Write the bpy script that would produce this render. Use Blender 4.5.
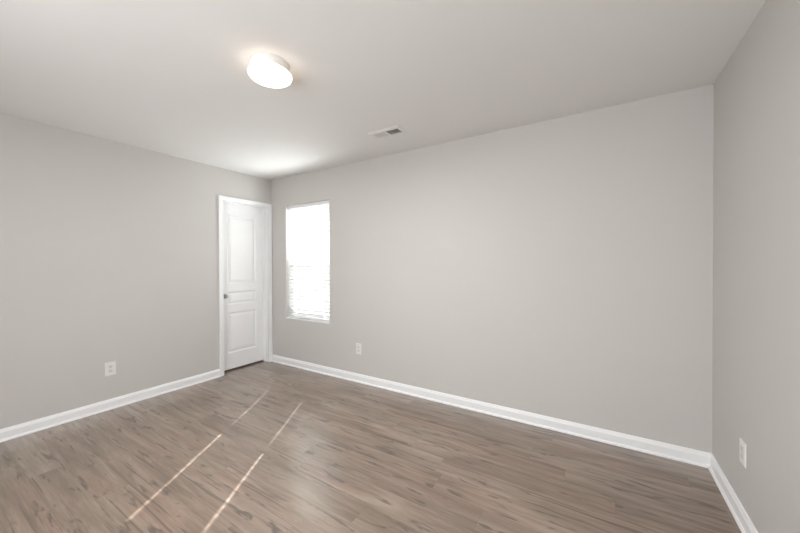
import bpy, bmesh, math, random
from mathutils import Vector, Matrix

random.seed(4)
S = bpy.context.scene
COL = S.collection
for o in list(bpy.data.objects):
    bpy.data.objects.remove(o)

# ------------------------------------------------------------------ camera
F_PX = 323.74
YAW, PITCH, ROLL = 0.556626, -0.007756, -0.003546
CAM = Vector((3.7882, -2.79996, 1.3071))
cd = bpy.data.cameras.new('camera')
cam = bpy.data.objects.new('camera', cd)
COL.objects.link(cam)
fw = Vector((-math.sin(YAW) * math.cos(PITCH), math.cos(YAW) * math.cos(PITCH), math.sin(PITCH)))
rt = Vector((math.cos(YAW), math.sin(YAW), 0))
up = rt.cross(fw)
r2 = rt * math.cos(ROLL) + up * math.sin(ROLL)
u2 = -rt * math.sin(ROLL) + up * math.cos(ROLL)
m = Matrix((r2, u2, -fw)).transposed().to_4x4()
m.translation = CAM
cam.matrix_world = m
cd.sensor_fit = 'HORIZONTAL'
cd.sensor_width = 36.0
cd.lens = 36.0 * F_PX / 800.0
cd.clip_start = 0.02
S.camera = cam

# ------------------------------------------------------------------ light and exposure
vs = S.view_settings
vs.view_transform = 'Standard'
vs.look = 'None'
vs.gamma = 1.0
vs.use_curve_mapping = False
vs.exposure = 0.11

w = bpy.data.worlds.new('sky')
S.world = w
w.use_nodes = True
bg = w.node_tree.nodes['Background']
bg.inputs['Color'].default_value = (0.93, 0.96, 1.0, 1)
bg.inputs['Strength'].default_value = 3.5

# sun through the window beside the door
sd = bpy.data.lights.new('sun', 'SUN')
sd.energy = 21.0
sd.angle = math.radians(0.45)
sd.color = (0.97, 0.99, 1.0)
sun = bpy.data.objects.new('sun', sd)
COL.objects.link(sun)
sun_dir = Vector((0.598, -1.0, -0.88)).normalized()
sun.rotation_euler = sun_dir.to_track_quat('-Z', 'Y').to_euler()
sun.location = (-2, 4, 4.5)


def area(name, loc, aim, sx, sy, energy, color):
    d = bpy.data.lights.new(name, 'AREA')
    d.shape = 'RECTANGLE'
    d.size, d.size_y = sx, sy
    d.energy = energy
    d.color = color
    o = bpy.data.objects.new(name, d)
    COL.objects.link(o)
    o.location = loc
    o.rotation_euler = (Vector(aim)).to_track_quat('-Z', 'Z').to_euler()
    return o


# bright daylight outside the window beside the door
area('window_daylight', (0.68, 0.55, 1.45), (0, -1, 0.0), 1.5, 2.1, 145, (0.97, 0.99, 1.02))
# fill light added behind the camera, set at the made-up window there
area('rear_fill', (2.85, -3.74, 1.34), (0, 1, 0.0), 2.3, 1.4, 39, (0.985, 0.99, 1.0))

# ------------------------------------------------------------------ node helpers


class NT:
    def __init__(self, name):
        self.m = bpy.data.materials.new(name)
        self.m.use_nodes = True
        self.t = self.m.node_tree
        self.bsdf = self.t.nodes['Principled BSDF']
        self.out = self.t.nodes['Material Output']

    def n(self, typ, **kw):
        nd = self.t.nodes.new(typ)
        for k, v in kw.items():
            setattr(nd, k, v)
        return nd

    def l(self, a, b):
        self.t.links.new(a, b)

    def val(self, sock, v):
        if isinstance(v, (int, float, tuple, list)):
            sock.default_value = v
        else:
            self.l(v, sock)

    def math(self, op, a, b=0.0, c=None, clamp=False):
        nd = self.n('ShaderNodeMath', operation=op, use_clamp=clamp)
        self.val(nd.inputs[0], a)
        self.val(nd.inputs[1], b)
        if c is not None:
            self.val(nd.inputs[2], c)
        return nd.outputs[0]

    def mix(self, f, a, b, blend='MIX'):
        nd = self.n('ShaderNodeMix', data_type='RGBA', blend_type=blend)
        self.val(nd.inputs[0], f)
        self.val(nd.inputs[6], a)
        self.val(nd.inputs[7], b)
        return nd.outputs[2]

    def comb(self, x, y, z):
        nd = self.n('ShaderNodeCombineXYZ')
        for s, v in zip(nd.inputs, (x, y, z)):
            self.val(s, v)
        return nd.outputs[0]

    def noise(self, vec, scale=1.0, detail=3.0, rough=0.5, dist=0.0):
        nd = self.n('ShaderNodeTexNoise')
        self.l(vec, nd.inputs['Vector'])
        nd.inputs['Scale'].default_value = scale
        nd.inputs['Detail'].default_value = detail
        nd.inputs['Roughness'].default_value = rough
        nd.inputs['Distortion'].default_value = dist
        return nd.outputs['Fac']

    def ramp(self, f, stops, interp='LINEAR'):
        nd = self.n('ShaderNodeValToRGB')
        cr = nd.color_ramp
        cr.interpolation = interp
        while len(cr.elements) < len(stops):
            cr.elements.new(0.5)
        for e, (p, c) in zip(cr.elements, stops):
            e.position = p
            e.color = (*c, 1) if len(c) == 3 else c
        self.l(f, nd.inputs[0])
        return nd.outputs[0]

    def smooth(self, f, a, b):
        nd = self.n('ShaderNodeMapRange', interpolation_type='SMOOTHSTEP')
        self.val(nd.inputs[0], f)
        nd.inputs[1].default_value = a
        nd.inputs[2].default_value = b
        return nd.outputs[0]


def plain(name, col, rough=0.5, metal=0.0, bump=0.0, bscale=200.0, spec=0.5, mottled=0.015):
    k = NT(name)
    tc = k.n('ShaderNodeTexCoord').outputs['Object']
    nz = k.noise(tc, 2.3, 3, 0.5)
    a = tuple(min(1, c * (1 + mottled)) for c in col) + (1,)
    b = tuple(c * (1 - mottled) for c in col) + (1,)
    k.l(k.mix(nz, b, a), k.bsdf.inputs['Base Color'])
    k.bsdf.inputs['Roughness'].default_value = rough
    k.bsdf.inputs['Metallic'].default_value = metal
    k.bsdf.inputs['Specular IOR Level'].default_value = spec
    if bump:
        bn = k.n('ShaderNodeBump')
        bn.inputs['Strength'].default_value = bump
        bn.inputs['Distance'].default_value = 0.001
        k.l(k.noise(tc, bscale, 2, 0.6), bn.inputs['Height'])
        k.l(bn.outputs[0], k.bsdf.inputs['Normal'])
    return k.m


M = {}
M['wall'] = plain('wall_paint', (0.60, 0.580, 0.553), 0.62, bump=0.12, bscale=260, spec=0.3)
M['ceiling'] = plain('ceiling_paint', (0.80, 0.79, 0.772), 0.9, bump=0.2, bscale=180, spec=0.1)
M['trim'] = plain('trim_paint', (0.89, 0.892, 0.895), 0.35)
M['door'] = plain('door_paint', (0.91, 0.912, 0.912), 0.42)
M['vinyl'] = plain('window_vinyl', (0.85, 0.85, 0.85), 0.4)
M['plate'] = plain('outlet_plastic', (0.80, 0.79, 0.77), 0.35)
M['socket'] = plain('socket_plastic', (0.72, 0.71, 0.69), 0.4)
M['slot'] = plain('socket_slot', (0.16, 0.155, 0.15), 0.6)
M['vent'] = plain('vent_enamel', (0.78, 0.76, 0.73), 0.45)
M['duct_shade'] = plain('painted_duct_shade', (0.17, 0.158, 0.145), 0.8)  # shade behind the vent louvers, put into a flat dark colour
M['nickel'] = plain('satin_nickel', (0.42, 0.40, 0.38), 0.32, metal=1.0)
M['pan'] = plain('lamp_enamel', (0.82, 0.80, 0.78), 0.4)
M['cord'] = plain('blind_cord', (0.82, 0.82, 0.8), 0.7)
M['lawn'] = plain('lawn', (0.16, 0.17, 0.12), 0.95, mottled=0.3, spec=0.05)
M['steel'] = plain('screw_steel', (0.6, 0.6, 0.6), 0.35, metal=1.0)

# translucent white blind slats
k = NT('blind_slat')
k.bsdf.inputs['Base Color'].default_value = (0.88, 0.88, 0.87, 1)
k.bsdf.inputs['Roughness'].default_value = 0.45
tr = k.n('ShaderNodeBsdfTranslucent')
tr.inputs['Color'].default_value = (0.9, 0.9, 0.88, 1)
mx = k.n('ShaderNodeMixShader')
mx.inputs[0].default_value = 0.26
k.l(k.bsdf.outputs[0], mx.inputs[1])
k.l(tr.outputs[0], mx.inputs[2])
k.l(mx.outputs[0], k.out.inputs['Surface'])
M['slat'] = k.m

# clear window glass
k = NT('window_glass')
k.t.nodes.remove(k.bsdf)
tp = k.n('ShaderNodeBsdfTransparent')
tp.inputs['Color'].default_value = (0.97, 0.98, 0.98, 1)
gl = k.n('ShaderNodeBsdfGlossy')
gl.inputs['Roughness'].default_value = 0.02
mx = k.n('ShaderNodeMixShader')
mx.inputs[0].default_value = 0.05
k.l(tp.outputs[0], mx.inputs[1])
k.l(gl.outputs[0], mx.inputs[2])
k.l(mx.outputs[0], k.out.inputs['Surface'])
M['glass'] = k.m

# insect screen: fine dark mesh seen as a grey veil
k = NT('insect_screen')
k.t.nodes.remove(k.bsdf)
tp = k.n('ShaderNodeBsdfTransparent')
df = k.n('ShaderNodeBsdfDiffuse')
df.inputs['Color'].default_value = (0.12, 0.12, 0.12, 1)
mx = k.n('ShaderNodeMixShader')
mx.inputs[0].default_value = 0.36
k.l(tp.outputs[0], mx.inputs[1])
k.l(df.outputs[0], mx.inputs[2])
k.l(mx.outputs[0], k.out.inputs['Surface'])
M['screen'] = k.m

# lamp diffuser
k = NT('lamp_diffuser')
k.bsdf.inputs['Base Color'].default_value = (0.9, 0.88, 0.85, 1)
k.bsdf.inputs['Roughness'].default_value = 0.4
k.bsdf.inputs['Emission Color'].default_value = (1.0, 0.80, 0.62, 1)
k.bsdf.inputs['Emission Strength'].default_value = 3.4
M['diffuser'] = k.m

# greige oak vinyl planks running along x
k = NT('plank_floor')
sp = k.n('ShaderNodeSeparateXYZ')
k.l(k.n('ShaderNodeTexCoord').outputs['Object'], sp.inputs[0])
X, Y = sp.outputs[0], sp.outputs[1]
PW, PL = 0.152, 1.22
yr = k.math('DIVIDE', k.math('ADD', Y, 0.05), PW)
row = k.math('FLOOR', yr)
wn = k.n('ShaderNodeTexWhiteNoise', noise_dimensions='1D')
k.l(row, wn.inputs['W'])
xr = k.math('ADD', k.math('DIVIDE', X, PL), k.math('MULTIPLY', wn.outputs['Value'], 7.0))
colm = k.math('FLOOR', xr)
wn2 = k.n('ShaderNodeTexWhiteNoise', noise_dimensions='2D')
k.l(k.comb(row, colm, 0), wn2.inputs['Vector'])
rnd = wn2.outputs['Value']
off = k.math('MULTIPLY', rnd, 37.0)
# soft long grain
g1 = k.noise(k.comb(k.math('MULTIPLY', X, 1.3), k.math('MULTIPLY', Y, 11.0), off), 1.0, 4, 0.55, 0.8)
# fine grain
g2 = k.noise(k.comb(k.math('MULTIPLY', X, 5.0), k.math('MULTIPLY', Y, 90.0), off), 1.0, 3, 0.6, 0.2)
# mid grain with cathedral waves
g3 = k.noise(k.comb(k.math('MULTIPLY', X, 2.6), k.math('MULTIPLY', Y, 26.0), k.math('ADD', off, 5.0)), 1.0, 4, 0.6, 1.6)
base = k.ramp(g1, [(0.26, (0.146, 0.096, 0.066)), (0.5, (0.255, 0.181, 0.132)), (0.74, (0.367, 0.281, 0.217))])
tone = k.ramp(rnd, [(0.0, (0.94, 0.935, 0.93)), (0.5, (1.0, 1.0, 1.0)), (1.0, (1.05, 1.045, 1.045))])
c = k.mix(1.0, base, tone, 'MULTIPLY')
# broad reddish and olive drift along the boards
g4 = k.noise(k.comb(k.math('MULTIPLY', X, 0.9), k.math('MULTIPLY', Y, 6.0), k.math('ADD', off, 31.0)), 1.0, 2, 0.5, 0.4)
c = k.mix(1.0, c, k.ramp(g4, [(0.35, (0.93, 0.97, 0.95)), (0.5, (1.0, 1.0, 1.0)), (0.65, (1.09, 1.02, 1.01))]), 'MULTIPLY')
c = k.mix(k.math('MULTIPLY', k.smooth(g3, 0.50, 0.70), 0.50), c, (0.17, 0.118, 0.083, 1))
c = k.mix(k.math('MULTIPLY', k.smooth(g2, 0.52, 0.72), 0.36), c, (0.155, 0.112, 0.082, 1))
c = k.mix(k.math('MULTIPLY', k.smooth(g2, 0.48, 0.25), 0.22), c, (0.50, 0.41, 0.33, 1))
# dark knots and checks
kn = k.noise(k.comb(k.math('MULTIPLY', X, 4.6), k.math('MULTIPLY', Y, 24.0), k.math('ADD', off, 11.0)), 1.0, 2, 0.5, 0.6)
kf = k.smooth(kn, 0.615, 0.70)
kb = k.noise(k.comb(k.math('MULTIPLY', X, 16.0), k.math('MULTIPLY', Y, 70.0), off), 1.0, 2, 0.5, 0.3)
kf = k.math('MULTIPLY', kf, k.smooth(kb, 0.28, 0.55))
c = k.mix(k.math('MULTIPLY', kf, 0.82), c, (0.045, 0.031, 0.022, 1))
halo = k.smooth(kn, 0.55, 0.70)
c = k.mix(k.math('MULTIPLY', halo, 0.40), c, (0.14, 0.098, 0.07, 1))
lc = k.noise(k.comb(k.math('MULTIPLY', X, 1.1), k.math('MULTIPLY', Y, 40.0), k.math('ADD', off, 23.0)), 1.0, 3, 0.55, 0.5)
c = k.mix(k.math('MULTIPLY', k.smooth(lc, 0.58, 0.69), 0.75), c, (0.095, 0.064, 0.045, 1))
# plank seams
fy = k.math('FRACT', yr)
dy = k.math('MULTIPLY', k.math('MINIMUM', fy, k.math('SUBTRACT', 1.0, fy)), PW)
fx = k.math('FRACT', xr)
dx = k.math('MULTIPLY', k.math('MINIMUM', fx, k.math('SUBTRACT', 1.0, fx)), PL)
seam = k.math('SUBTRACT', 1.0, k.smooth(k.math('MINIMUM', dx, dy), 0.0006, 0.0022))
c = k.mix(k.math('MULTIPLY', seam, 0.32), c, (0.10, 0.075, 0.055, 1))
k.l(c, k.bsdf.inputs['Base Color'])
k.l(k.math('ADD', 0.25, k.math('MULTIPLY', g2, 0.12)), k.bsdf.inputs['Roughness'])
k.bsdf.inputs['Specular IOR Level'].default_value = 0.9
k.bsdf.inputs['Coat Weight'].default_value = 0.8
k.bsdf.inputs['Coat IOR'].default_value = 1.5
k.bsdf.inputs['Coat Roughness'].default_value = 0.27
bn = k.n('ShaderNodeBump')
bn.inputs['Strength'].default_value = 0.25
bn.inputs['Distance'].default_value = 0.001
k.l(k.math('SUBTRACT', k.math('MULTIPLY', g2, 0.5), k.math('ADD', seam, k.math('MULTIPLY', kf, 0.4))), bn.inputs['Height'])
k.l(bn.outputs[0], k.bsdf.inputs['Normal'])
M['floor'] = k.m

# ------------------------------------------------------------------ mesh helpers


def box(bm, x0, x1, y0, y1, z0, z1):
    vs_ = [bm.verts.new(p) for p in ((x0, y0, z0), (x1, y0, z0), (x1, y1, z0), (x0, y1, z0),
                                     (x0, y0, z1), (x1, y0, z1), (x1, y1, z1), (x0, y1, z1))]
    for f in ((3, 2, 1, 0), (4, 5, 6, 7), (0, 1, 5, 4), (1, 2, 6, 5), (2, 3, 7, 6), (3, 0, 4, 7)):
        bm.faces.new([vs_[i] for i in f])


def lathe(bm, prof, seg=64, axis='z', origin=(0, 0, 0)):
    """prof: list of (radius, height); axis 'z' or 'x'."""
    O = Vector(origin)

    def pt(r, h, a):
        if axis == 'z':
            return O + Vector((r * math.cos(a), r * math.sin(a), h))
        return O + Vector((h, r * math.cos(a), r * math.sin(a)))
    rings = []
    for r, h in prof:
        if r < 1e-6:
            rings.append([bm.verts.new(pt(0, h, 0))])
        else:
            rings.append([bm.verts.new(pt(r, h, 2 * math.pi * i / seg)) for i in range(seg)])
    for A, B in zip(rings, rings[1:]):
        if len(A) == 1 and len(B) == 1:
            continue
        for i in range(seg):
            j = (i + 1) % seg
            if len(A) == 1:
                bm.faces.new((A[0], B[i], B[j]))
            elif len(B) == 1:
                bm.faces.new((A[i], B[0], A[j]))
            else:
                bm.faces.new((A[i], B[i], B[j], A[j]))


def prism(bm, prof, a, b, frame):
    """extrude closed profile [(u,v)] between stations a and b; frame(u,v,s)->point"""
    A = [bm.verts.new(frame(u, v, a)) for u, v in prof]
    B = [bm.verts.new(frame(u, v, b)) for u, v in prof]
    n = len(prof)
    for i in range(n):
        j = (i + 1) % n
        bm.faces.new((A[i], A[j], B[j], B[i]))
    bm.faces.new(A[::-1])
    bm.faces.new(B)


def obj(name, bm, mat, parent=None, bevel=0.0, smooth=False, seg=2):
    bmesh.ops.recalc_face_normals(bm, faces=bm.faces[:])
    me = bpy.data.meshes.new(name)
    bm.to_mesh(me)
    bm.free()
    me.materials.append(mat)
    if smooth:
        for p in me.polygons:
            p.use_smooth = True
        try:
            me.set_sharp_from_angle(angle=math.radians(35))
        except Exception:
            pass
    o = bpy.data.objects.new(name, me)
    COL.objects.link(o)
    if parent:
        o.parent = parent
    if bevel:
        b = o.modifiers.new('bevel', 'BEVEL')
        b.width = bevel
        b.segments = seg
        b.limit_method = 'ANGLE'
    return o


def boxobj(name, dims, mat, parent=None, bevel=0.0):
    bm = bmesh.new()
    box(bm, *dims)
    return obj(name, bm, mat, parent, bevel)


def struct(o, label=None):
    o['kind'] = 'structure'
    if label:
        o['label'] = label
    return o


def thing(name, label, cat, loc=(0, 0, 0), rot=(0, 0, 0), group=None):
    o = bpy.data.objects.new(name, None)
    o.empty_display_size = 0.05
    COL.objects.link(o)
    o.location = loc
    o.rotation_euler = rot
    o['label'] = label
    o['category'] = cat
    if group:
        o['group'] = group
    return o


# ------------------------------------------------------------------ room shell
W, D, H, T = 4.3906, 3.75, 2.44, 0.16
DY0, DY1, DZ = -0.662, -0.058, 2.064          # door opening in the left wall
WX0, WX1, WZ0, WZ1 = 0.297, 1.066, 0.602, 2.068   # window opening in the back wall

struct(boxobj('floor', (-1.0, W + T, -D - T, T, -0.12, 0.0), M['floor']), 'grey brown wood plank floor')
struct(boxobj('ceiling', (-1.0, W + T, -D - T, T, H, H + 0.15), M['ceiling']), 'smooth white painted ceiling')

TL = 0.135
bm = bmesh.new()
box(bm, -TL, 0, -D - T, DY0 - 0.02, 0, H)
box(bm, -TL, 0, DY0 - 0.02, DY1 + 0.02, DZ + 0.02, H)
box(bm, -TL, 0, DY1 + 0.02, T, 0, H)
struct(obj('wall_left', bm, M['wall']), 'light greige wall with the white door')
bm = bmesh.new()
box(bm, 0, WX0, 0, T, 0, H)
box(bm, WX1, W + T, 0, T, 0, H)
box(bm, WX0, WX1, 0, T, 0, WZ0)
box(bm, WX0, WX1, 0, T, WZ1, H)
struct(obj('wall_back', bm, M['wall']), 'long light greige wall with the window')
struct(boxobj('wall_right', (W, W + T, -D - T, 0, 0, H), M['wall']), 'light greige wall at the right edge')
# wall behind the camera, opened up for the added window
VX0, VX1, VZ0, VZ1 = 1.6, 3.9, 0.602, 2.068
bm = bmesh.new()
box(bm, 0, VX0, -D - T, -D, 0, H)
box(bm, VX1, W, -D - T, -D, 0, H)
box(bm, VX0, VX1, -D - T, -D, 0, VZ0)
box(bm, VX0, VX1, -D - T, -D, VZ1, H)
struct(obj('wall_front', bm, M['wall']), 'greige wall behind the viewpoint')
# closet beyond the door
bm = bmesh.new()
box(bm, -1.0, -0.95, -1.2, T, 0, H)
box(bm, -0.95, -TL, -1.2, -1.15, 0, H)
box(bm, -0.95, -TL, T - 0.05, T, 0, H)
struct(obj('wall_closet', bm, M['wall']), 'closet wall beyond the white door')

struct(boxobj('ground', (-45, 45, T + 0.02, 70, -0.3, -0.14), M['lawn']), 'lawn beyond the window')

# baseboards with a shoe moulding: profile is (depth from the wall, height)
SHOE = [(0.0, 0.0), (0.025, 0.0), (0.0245, 0.007), (0.022, 0.012), (0.0185, 0.0155), (0.0145, 0.017)]
BB = SHOE + [(0.0145, 0.066), (0.0125, 0.071), (0.0105, 0.075), (0.0085, 0.082), (0.0065, 0.087), (0.004, 0.0895), (0.0, 0.090)]


def baseboard(name, a, b, frame):
    bm = bmesh.new()
    prism(bm, BB, a, b, frame)
    return struct(obj(name, bm, M['trim']), None)


baseboard('baseboard_left', -D, -0.714, lambda u, v, s: (u, s, v))
baseboard('baseboard_back', 0.012, W, lambda u, v, s: (s, -u, v))
baseboard('baseboard_right', -D, 0.0, lambda u, v, s: (W - u, s, v))
baseboard('baseboard_front', 0.0, W, lambda u, v, s: (s, -D + u, v))

# ------------------------------------------------------------------ door
# casing and jamb
CAS = [(0.0, 0.0), (0.0, 0.010), (0.005, 0.0125), (0.017, 0.013), (0.023, 0.0165), (0.043, 0.019), (0.052, 0.019), (0.052, 0.0)]
bm = bmesh.new()
# casing legs (u = distance out from the opening, v = thickness into the room)
topz = DZ + 0.057
rows = []
for (u, v) in CAS:
    rows.append([bm.verts.new((v, DY0 - u, 0.0)), bm.verts.new((v, DY0 - u, DZ + u)),
                 bm.verts.new((v, DY1 + u, DZ + u)), bm.verts.new((v, DY1 + u, 0.0))])
n = len(rows)
for i in range(n):
    A, B = rows[i], rows[(i + 1) % n]
    for j in range(3):
        bm.faces.new((A[j], A[j + 1], B[j + 1], B[j]))
bm.faces.new([r[0] for r in rows])
bm.faces.new([r[3] for r in rows][::-1])
struct(obj('trim_1', bm, M['trim']), 'white moulded casing around the door')
bm = bmesh.new()
box(bm, -TL, 0.004, DY0 - 0.019, DY0, 0, DZ + 0.019)
box(bm, -TL, 0.004, DY1, DY1 + 0.019, 0, DZ + 0.019)
box(bm, -TL, 0.004, DY0, DY1, DZ, DZ + 0.019)
# door stop strips on the room side of the leaf
XL = -0.098           # room face of the leaf
box(bm, XL + 0.001, XL + 0.033, DY0, DY0 + 0.010, 0, DZ)
box(bm, XL + 0.001, XL + 0.033, DY1 - 0.010, DY1, 0, DZ)
box(bm, XL + 0.001, XL + 0.033, DY0 + 0.010, DY1 - 0.010, DZ - 0.010, DZ)
struct(obj('trim_2', bm, M['trim']), 'white door jamb lining')

# door leaf with three raised panels
LY0, LY1, LZ0, LZ1 = DY0 + 0.003, DY1 - 0.003, 0.018, DZ - 0.003
ST = 0.105
PZ = [(0.215, 0.715), (0.812, 0.973), (1.075, 1.915)]
bm = bmesh.new()
ys = [LY0, LY0 + ST, LY1 - ST, LY1]
zs = [LZ0] + [z for p in PZ for z in p] + [LZ1]
for i in range(3):
    for j in range(len(zs) - 1):
        y0, y1, z0, z1 = ys[i], ys[i + 1], zs[j], zs[j + 1]
        if i == 1 and j % 2 == 1:
            rings = []
            for ins, dep in ((0, 0), (0.005, -0.004), (0.013, -0.010), (0.020, -0.011), (0.028, -0.008), (0.048, -0.0025)):
                rings.append([bm.verts.new((XL + dep, y, z)) for y, z in
                              ((y0 + ins, z0 + ins), (y1 - ins, z0 + ins), (y1 - ins, z1 - ins), (y0 + ins, z1 - ins))])
            for A, B in zip(rings, rings[1:]):
                for q in range(4):
                    bm.faces.new((A[q], A[(q + 1) % 4], B[(q + 1) % 4], B[q]))
            bm.faces.new(rings[-1])
        else:
            bm.faces.new([bm.verts.new((XL, y, z)) for y, z in ((y0, z0), (y1, z0), (y1, z1), (y0, z1))])
xb = XL - 0.035
bk = [(xb, LY0, LZ0), (xb, LY1, LZ0), (xb, LY1, LZ1), (xb, LY0, LZ1)]
ft = [(XL, LY0, LZ0), (XL, LY1, LZ0), (XL, LY1, LZ1), (XL, LY0, LZ1)]
bm.faces.new([bm.verts.new(p) for p in bk])
for q in range(4):
    bm.faces.new([bm.verts.new(p) for p in (ft[q], ft[(q + 1) % 4], bk[(q + 1) % 4], bk[q])])
bmesh.ops.remove_doubles(bm, verts=bm.verts[:], dist=1e-5)
door = struct(obj('door_1', bm, M['door']), 'white three-panel door in the corner')
door['category'] = 'door'
ky, kz = LY0 + 0.060, 0.924
bm = bmesh.new()
lathe(bm, [(0.0, 0.062), (0.012, 0.0615), (0.021, 0.058), (0.0255, 0.050), (0.0255, 0.043), (0.021, 0.035),
           (0.013, 0.030), (0.0105, 0.024), (0.0105, 0.008)], 40, 'x', (XL, ky, kz))
knob = obj('door_knob', bm, M['nickel'], door, smooth=True)
knob['label'] = 'satin nickel round knob'
bm = bmesh.new()
lathe(bm, [(0.0, 0.010), (0.012, 0.010), (0.026, 0.008), (0.031, 0.004), (0.032, 0.0), (0.0, 0.0)], 40, 'x', (XL, ky, kz))
obj('rosette', bm, M['nickel'], knob, smooth=True)

# ------------------------------------------------------------------ window in the back wall
FY0, FY1 = 0.085, T          # vinyl frame depth range
fw_ = 0.040


def ring_frame(bm, x0, x1, z0, z1, y0, y1, wl, wb=None, wt=None):
    wb = wl if wb is None else wb
    wt = wl if wt is None else wt
    box(bm, x0, x0 + wl, y0, y1, z0, z1)
    box(bm, x1 - wl, x1, y0, y1, z0, z1)
    box(bm, x0 + wl, x1 - wl, y0, y1, z0, z0 + wb)
    box(bm, x0 + wl, x1 - wl, y0, y1, z1 - wt, z1)


def window(name, x0, x1, z0, z1, y_in, y_out, label):
    """single-hung vinyl window; y_in is the room side of the frame"""
    s = 1 if y_out > y_in else -1

    def yy(a, b):
        p, q = y_in + s * a, y_in + s * b
        return min(p, q), max(p, q)
    zm = (z0 + z1) / 2 - 0.045
    bm = bmesh.new()
    ring_frame(bm, x0, x1, z0, z1, *yy(0, 0.072), 0.022)
    fr_ = struct(obj(name, bm, M['vinyl'], None, 0.002), label)
    ix0, ix1, iz0, iz1 = x0 + 0.022, x1 - 0.022, z0 + 0.022, z1 - 0.022
    bm = bmesh.new()
    ring_frame(bm, ix0, ix1, iz0, zm + 0.022, *yy(0.006, 0.034), 0.026, 0.045, 0.036)
    lo = obj('lower_sash', bm, M['vinyl'], fr_, 0.002)
    bm = bmesh.new()
    ring_frame(bm, ix0, ix1, zm - 0.018, iz1, *yy(0.037, 0.064), 0.020, 0.036, 0.026)
    hi = obj('upper_sash', bm, M['vinyl'], fr_, 0.002)
    boxobj('pane', (ix0 + 0.026, ix1 - 0.026, *yy(0.018, 0.022), iz0 + 0.045, zm - 0.014), M['glass'], lo)
    boxobj('pane', (ix0 + 0.020, ix1 - 0.020, *yy(0.049, 0.053), zm + 0.018, iz1 - 0.026), M['glass'], hi)
    scr = boxobj('insect_screen', (ix0, ix1, *yy(0.068, 0.0695), iz0, zm + 0.005), M['screen'], fr_)
    scr['label'] = 'grey insect screen over the lower sash'
    bm = bmesh.new()
    a, b = yy(0.004, -0.020)
    cx = (x0 + x1) / 2
    box(bm, cx - 0.03, cx + 0.03, *yy(-0.004, 0.012), zm + 0.022, zm + 0.032)
    obj('sash_lock', bm, M['vinyl'], lo, 0.003)
    return fr_


win = window('window_1', WX0, WX1, WZ0 + 0.02, WZ1, FY0, T, 'white window with closed blinds beside the door')
boxobj('window_sill', (WX0, WX1, -0.004, FY0 + 0.07, WZ0, WZ0 + 0.0195), M['trim'], win, 0.002)
win2 = window('added_window', VX0, VX1, VZ0, VZ1, -D - 0.085, -D - T, 'unseen white window added behind the viewpoint for the fill light')  # unseen window, made up to carry the fill light

# blinds hung inside the window recess
BX0, BX1 = WX0 + 0.008, WX1 - 0.008
BYC = 0.046
bl = thing('window_blind', 'white two-inch horizontal blind lowered in the window beside the door', 'blind',
           ((WX0 + WX1) / 2, BYC, WZ1))
inv = Matrix.Translation((-(WX0 + WX1) / 2, -BYC, -WZ1))


def bpart(name, bm, mat, bevel=0.0):
    bmesh.ops.transform(bm, matrix=inv, verts=bm.verts[:])
    return obj(name, bm, mat, bl, bevel)


bm = bmesh.new()
box(bm, BX0, BX1, BYC - 0.028, BYC + 0.028, WZ1 - 0.046, WZ1 - 0.001)
bpart('headrail', bm, M['vinyl'], 0.002)
zb = WZ0 + 0.0215
bm = bmesh.new()
box(bm, BX0, BX1, BYC - 0.025, BYC + 0.025, zb, zb + 0.018)
bpart('bottom_rail', bm, M['vinyl'], 0.003)
TILT = math.radians(54)
PITCHZ, SW, ST_ = 0.0425, 0.050, 0.0026
LX = (0.425, 0.932)          # ladder positions
SLOT = 0.0105
bm = bmesh.new()
zc = zb + 0.018 + 0.030
ztop = WZ1 - 0.046 - 0.020
cnt = int((ztop - zc) / PITCHZ) + 1
pz = (ztop - zc) / (cnt - 1)
ct, st = math.cos(TILT), math.sin(TILT)
for i in range(cnt):
    z = zc + i * pz

    def fr3(u, v, s, z=z):
        # u across the slat (room side negative), room edge up, outer edge down
        return (s, BYC + u * ct + v * st, z - u * st + v * ct)
    h = SW / 2
    segs = [(BX0, LX[0] - SLOT), (LX[0] + SLOT, LX[1] - SLOT), (LX[1] + SLOT, BX1)]
    for a, b in segs:
        prism(bm, [(-h, 0), (-h * .5, .0012), (0, .0016), (h * .5, .0012), (h, 0), (h, -ST_), (h * .5, -ST_ + .0012),
                   (0, -ST_ + .0016), (-h * .5, -ST_ + .0012), (-h, -ST_)], a, b, fr3)
    for lx in LX:      # bridges at both edges of the route hole
        for u0, u1 in ((-h, -h + 0.003), (h - 0.003, h)):
            prism(bm, [(u0, 0), (u1, 0), (u1, -ST_), (u0, -ST_)], lx - SLOT, lx + SLOT, fr3)
slats = bpart('slats', bm, M['slat'])
for lx in LX:
    bm = bmesh.new()
    for yo in (-0.0235, 0.0235):
        box(bm, lx - 0.0125, lx - 0.0113, BYC + yo - 0.0006, BYC + yo + 0.0006, zb + 0.01, WZ1 - 0.046)
    box(bm, lx + 0.0113, lx + 0.0125, BYC - 0.0006, BYC + 0.0006, zb + 0.01, WZ1 - 0.046)
    bpart('ladder_cord', bm, M['cord'])
bm = bmesh.new()
lathe(bm, [(0.0, 1.24), (0.004, 1.24), (0.004, 2.0), (0.002, 2.005), (0.002, 2.03), (0.0, 2.03)], 12, 'z', (BX0 + 0.05, BYC - 0.036, 0))
bpart('tilt_wand', bm, M['cord'])

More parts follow.
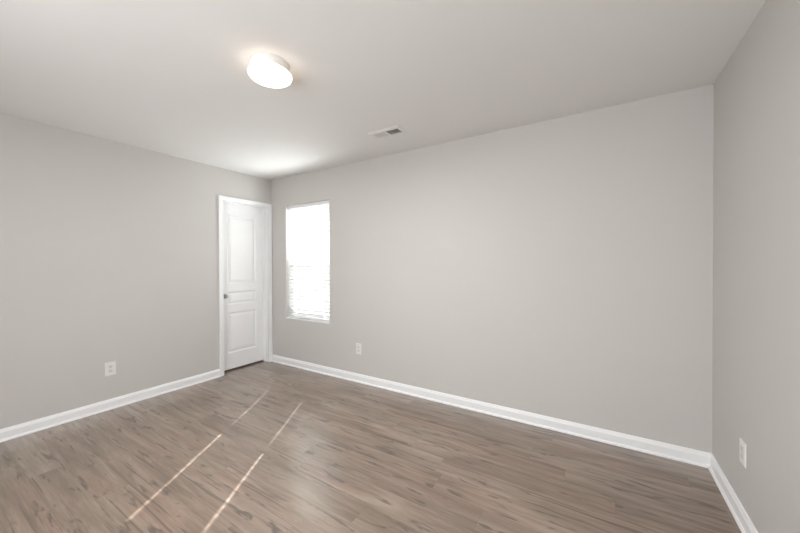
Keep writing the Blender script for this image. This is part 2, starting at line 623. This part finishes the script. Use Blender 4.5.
# ------------------------------------------------------------------ ceiling lamp
LC = (2.195, -1.622, H)
lamp = thing('ceiling_lamp', 'round white flush ceiling lamp glowing warm', 'lamp', LC)
bm = bmesh.new()
lathe(bm, [(0.0, 0.0), (0.103, 0.0), (0.105, -0.003), (0.105, -0.028), (0.1035, -0.030), (0.1035, -0.033), (0.1055, -0.035), (0.1055, -0.054), (0.103, -0.056), (0.0, -0.056)], 96)
obj('base_pan', bm, M['pan'], lamp, smooth=True)
bm = bmesh.new()
prof = [(0.0, -0.0565), (0.114, -0.0565), (0.1165, -0.059), (0.117, -0.063), (0.115, -0.068)]
for i in range(1, 13):
    a = math.pi / 2 * i / 12
    prof.append((0.115 * math.cos(a) if i < 12 else 0.0, -0.068 - 0.024 * math.sin(a)))
lathe(bm, prof, 96)
dif = obj('diffuser', bm, M['diffuser'], lamp, smooth=True)
ld = bpy.data.lights.new('lamp_light', 'AREA')
ld.shape = 'DISK'
ld.size = 0.2
ld.energy = 21
ld.color = (0.98, 0.98, 1.0)
lo_ = bpy.data.objects.new('lamp_light', ld)
COL.objects.link(lo_)
lo_.parent = lamp
lo_.location = (0, 0, -0.098)
dif['label'] = 'glowing white acrylic diffuser'

# ------------------------------------------------------------------ ceiling register
VC = (2.226, -0.482, H)
vent = thing('air_vent', 'white two-way air register on the ceiling near the long wall', 'vent', VC)
hx, hy = 0.124, 0.044        # half opening
fx, fy = 0.158, 0.076
bm = bmesh.new()
R = []
for ex, ey, z in ((fx, fy, 0.0), (fx, fy, -0.003), (fx - 0.012, fy - 0.012, -0.009), (hx, hy, -0.011), (hx, hy, -0.0005)):
    R.append([bm.verts.new((sx * ex, sy * ey, z)) for sx, sy in ((-1, -1), (1, -1), (1, 1), (-1, 1))])
for A, B in zip(R, R[1:]):
    for q in range(4):
        bm.faces.new((A[q], A[(q + 1) % 4], B[(q + 1) % 4], B[q]))
box(bm, -0.006, 0.006, -hy, hy, -0.011, -0.0005)
obj('frame', bm, M['vent'], vent)
bm = bmesh.new()
box(bm, -hx, hx, -hy, hy, -0.0018, -0.0004)  # thin dark sheet under the solid ceiling, imitating the shade of a recess
bk_ = obj('shade_backing', bm, M['duct_shade'], vent)
bk_['label'] = 'flat dark backing painted as the shade behind the louvers'
for sgn in (-1, 1):
    bm = bmesh.new()
    npl = 13
    for i in range(npl):
        x = sgn * (0.010 + (i + 0.5) * (hx - 0.012) / npl)
        # blades lean towards their own end of the register
        dxx = sgn * 0.0036
        t = 0.0005
        v = [(x - dxx, -0.0022), (x + dxx, -0.0105)]
        nx, nz = (v[1][1] - v[0][1]), -(v[1][0] - v[0][0])
        L = math.hypot(nx, nz)
        nx, nz = nx / L * t, nz / L * t
        prism(bm, [(v[0][0] + nx, v[0][1] + nz), (v[1][0] + nx, v[1][1] + nz), (v[1][0] - nx, v[1][1] - nz), (v[0][0] - nx, v[0][1] - nz)],
              -hy, hy, lambda u, vv, s: (u, s, vv))
    obj('louver_bank', bm, M['vent'], vent)
for sx in (-1, 1):
    bm = bmesh.new()
    lathe(bm, [(0.0, -0.0125), (0.003, -0.012), (0.004, -0.0105), (0.0, -0.0105)], 16, 'z', (sx * (hx + 0.010), 0, 0))
    obj('screw', bm, M['vent'], vent, smooth=True)

# ------------------------------------------------------------------ wall outlets (local: plate in xz, facing -y)


def make_outlet(label, loc, rz, hw=0.036, hh=0.0595):
    t = thing('wall_outlet', label, 'outlet', loc, (0, 0, rz), 'duplex wall outlets')
    bm = bmesh.new()
    R = []
    for e, y in ((0.0, 0.0), (0.0, -0.003), (0.003, -0.0058)):
        R.append([bm.verts.new((sx * (hw - e), y, sz * (hh - e))) for sx, sz in ((-1, -1), (1, -1), (1, 1), (-1, 1))])
    for A, B in zip(R, R[1:]):
        for q in range(4):
            bm.faces.new((A[q], A[(q + 1) % 4], B[(q + 1) % 4], B[q]))
    bm.faces.new(R[-1])
    bm.faces.new(R[0][::-1])
    obj('plate', bm, M['plate'], t)
    for s in (-1, 1):
        zc = s * 0.0195
        bm = bmesh.new()
        pr = []
        for i in range(40):
            a = 2 * math.pi * i / 40
            pr.append((0.0172 * math.cos(a), max(-0.0132, min(0.0132, 0.0172 * math.sin(a)))))
        prism(bm, pr, -0.0074, -0.005, lambda u, v, y: (u, y, zc + v))
        so = obj('socket', bm, M['socket'], t)
        bm = bmesh.new()
        box(bm, -0.0074, -0.0052, -0.0077, -0.0070, zc - 0.001, zc + 0.0075)
        box(bm, 0.0052, 0.0070, -0.0077, -0.0070, zc - 0.0005, zc + 0.0068)
        prism(bm, [(0.0026 * math.cos(i * math.pi / 8), 0.0026 * math.sin(i * math.pi / 8)) for i in range(16)],
              -0.0077, -0.0070, lambda u, v, y: (u, y, zc - 0.0068 + v))
        obj('slots', bm, M['slot'], so)
    bm = bmesh.new()
    prism(bm, [(0.0028 * math.cos(i * math.pi / 8), 0.0028 * math.sin(i * math.pi / 8)) for i in range(16)],
          -0.0070, -0.005, lambda u, v, y: (u, y, v))
    obj('screw', bm, M['steel'], t)
    return t


make_outlet('white wall outlet low on the left wall before the door', (0.0, -1.701, 0.366), math.radians(90), 0.040, 0.062)
make_outlet('white wall outlet on the long wall right of the window', (1.503, 0.0, 0.369), 0.0)
make_outlet('white wall outlet near the floor on the right-hand wall', (W, -0.534, 0.361), math.radians(-90))
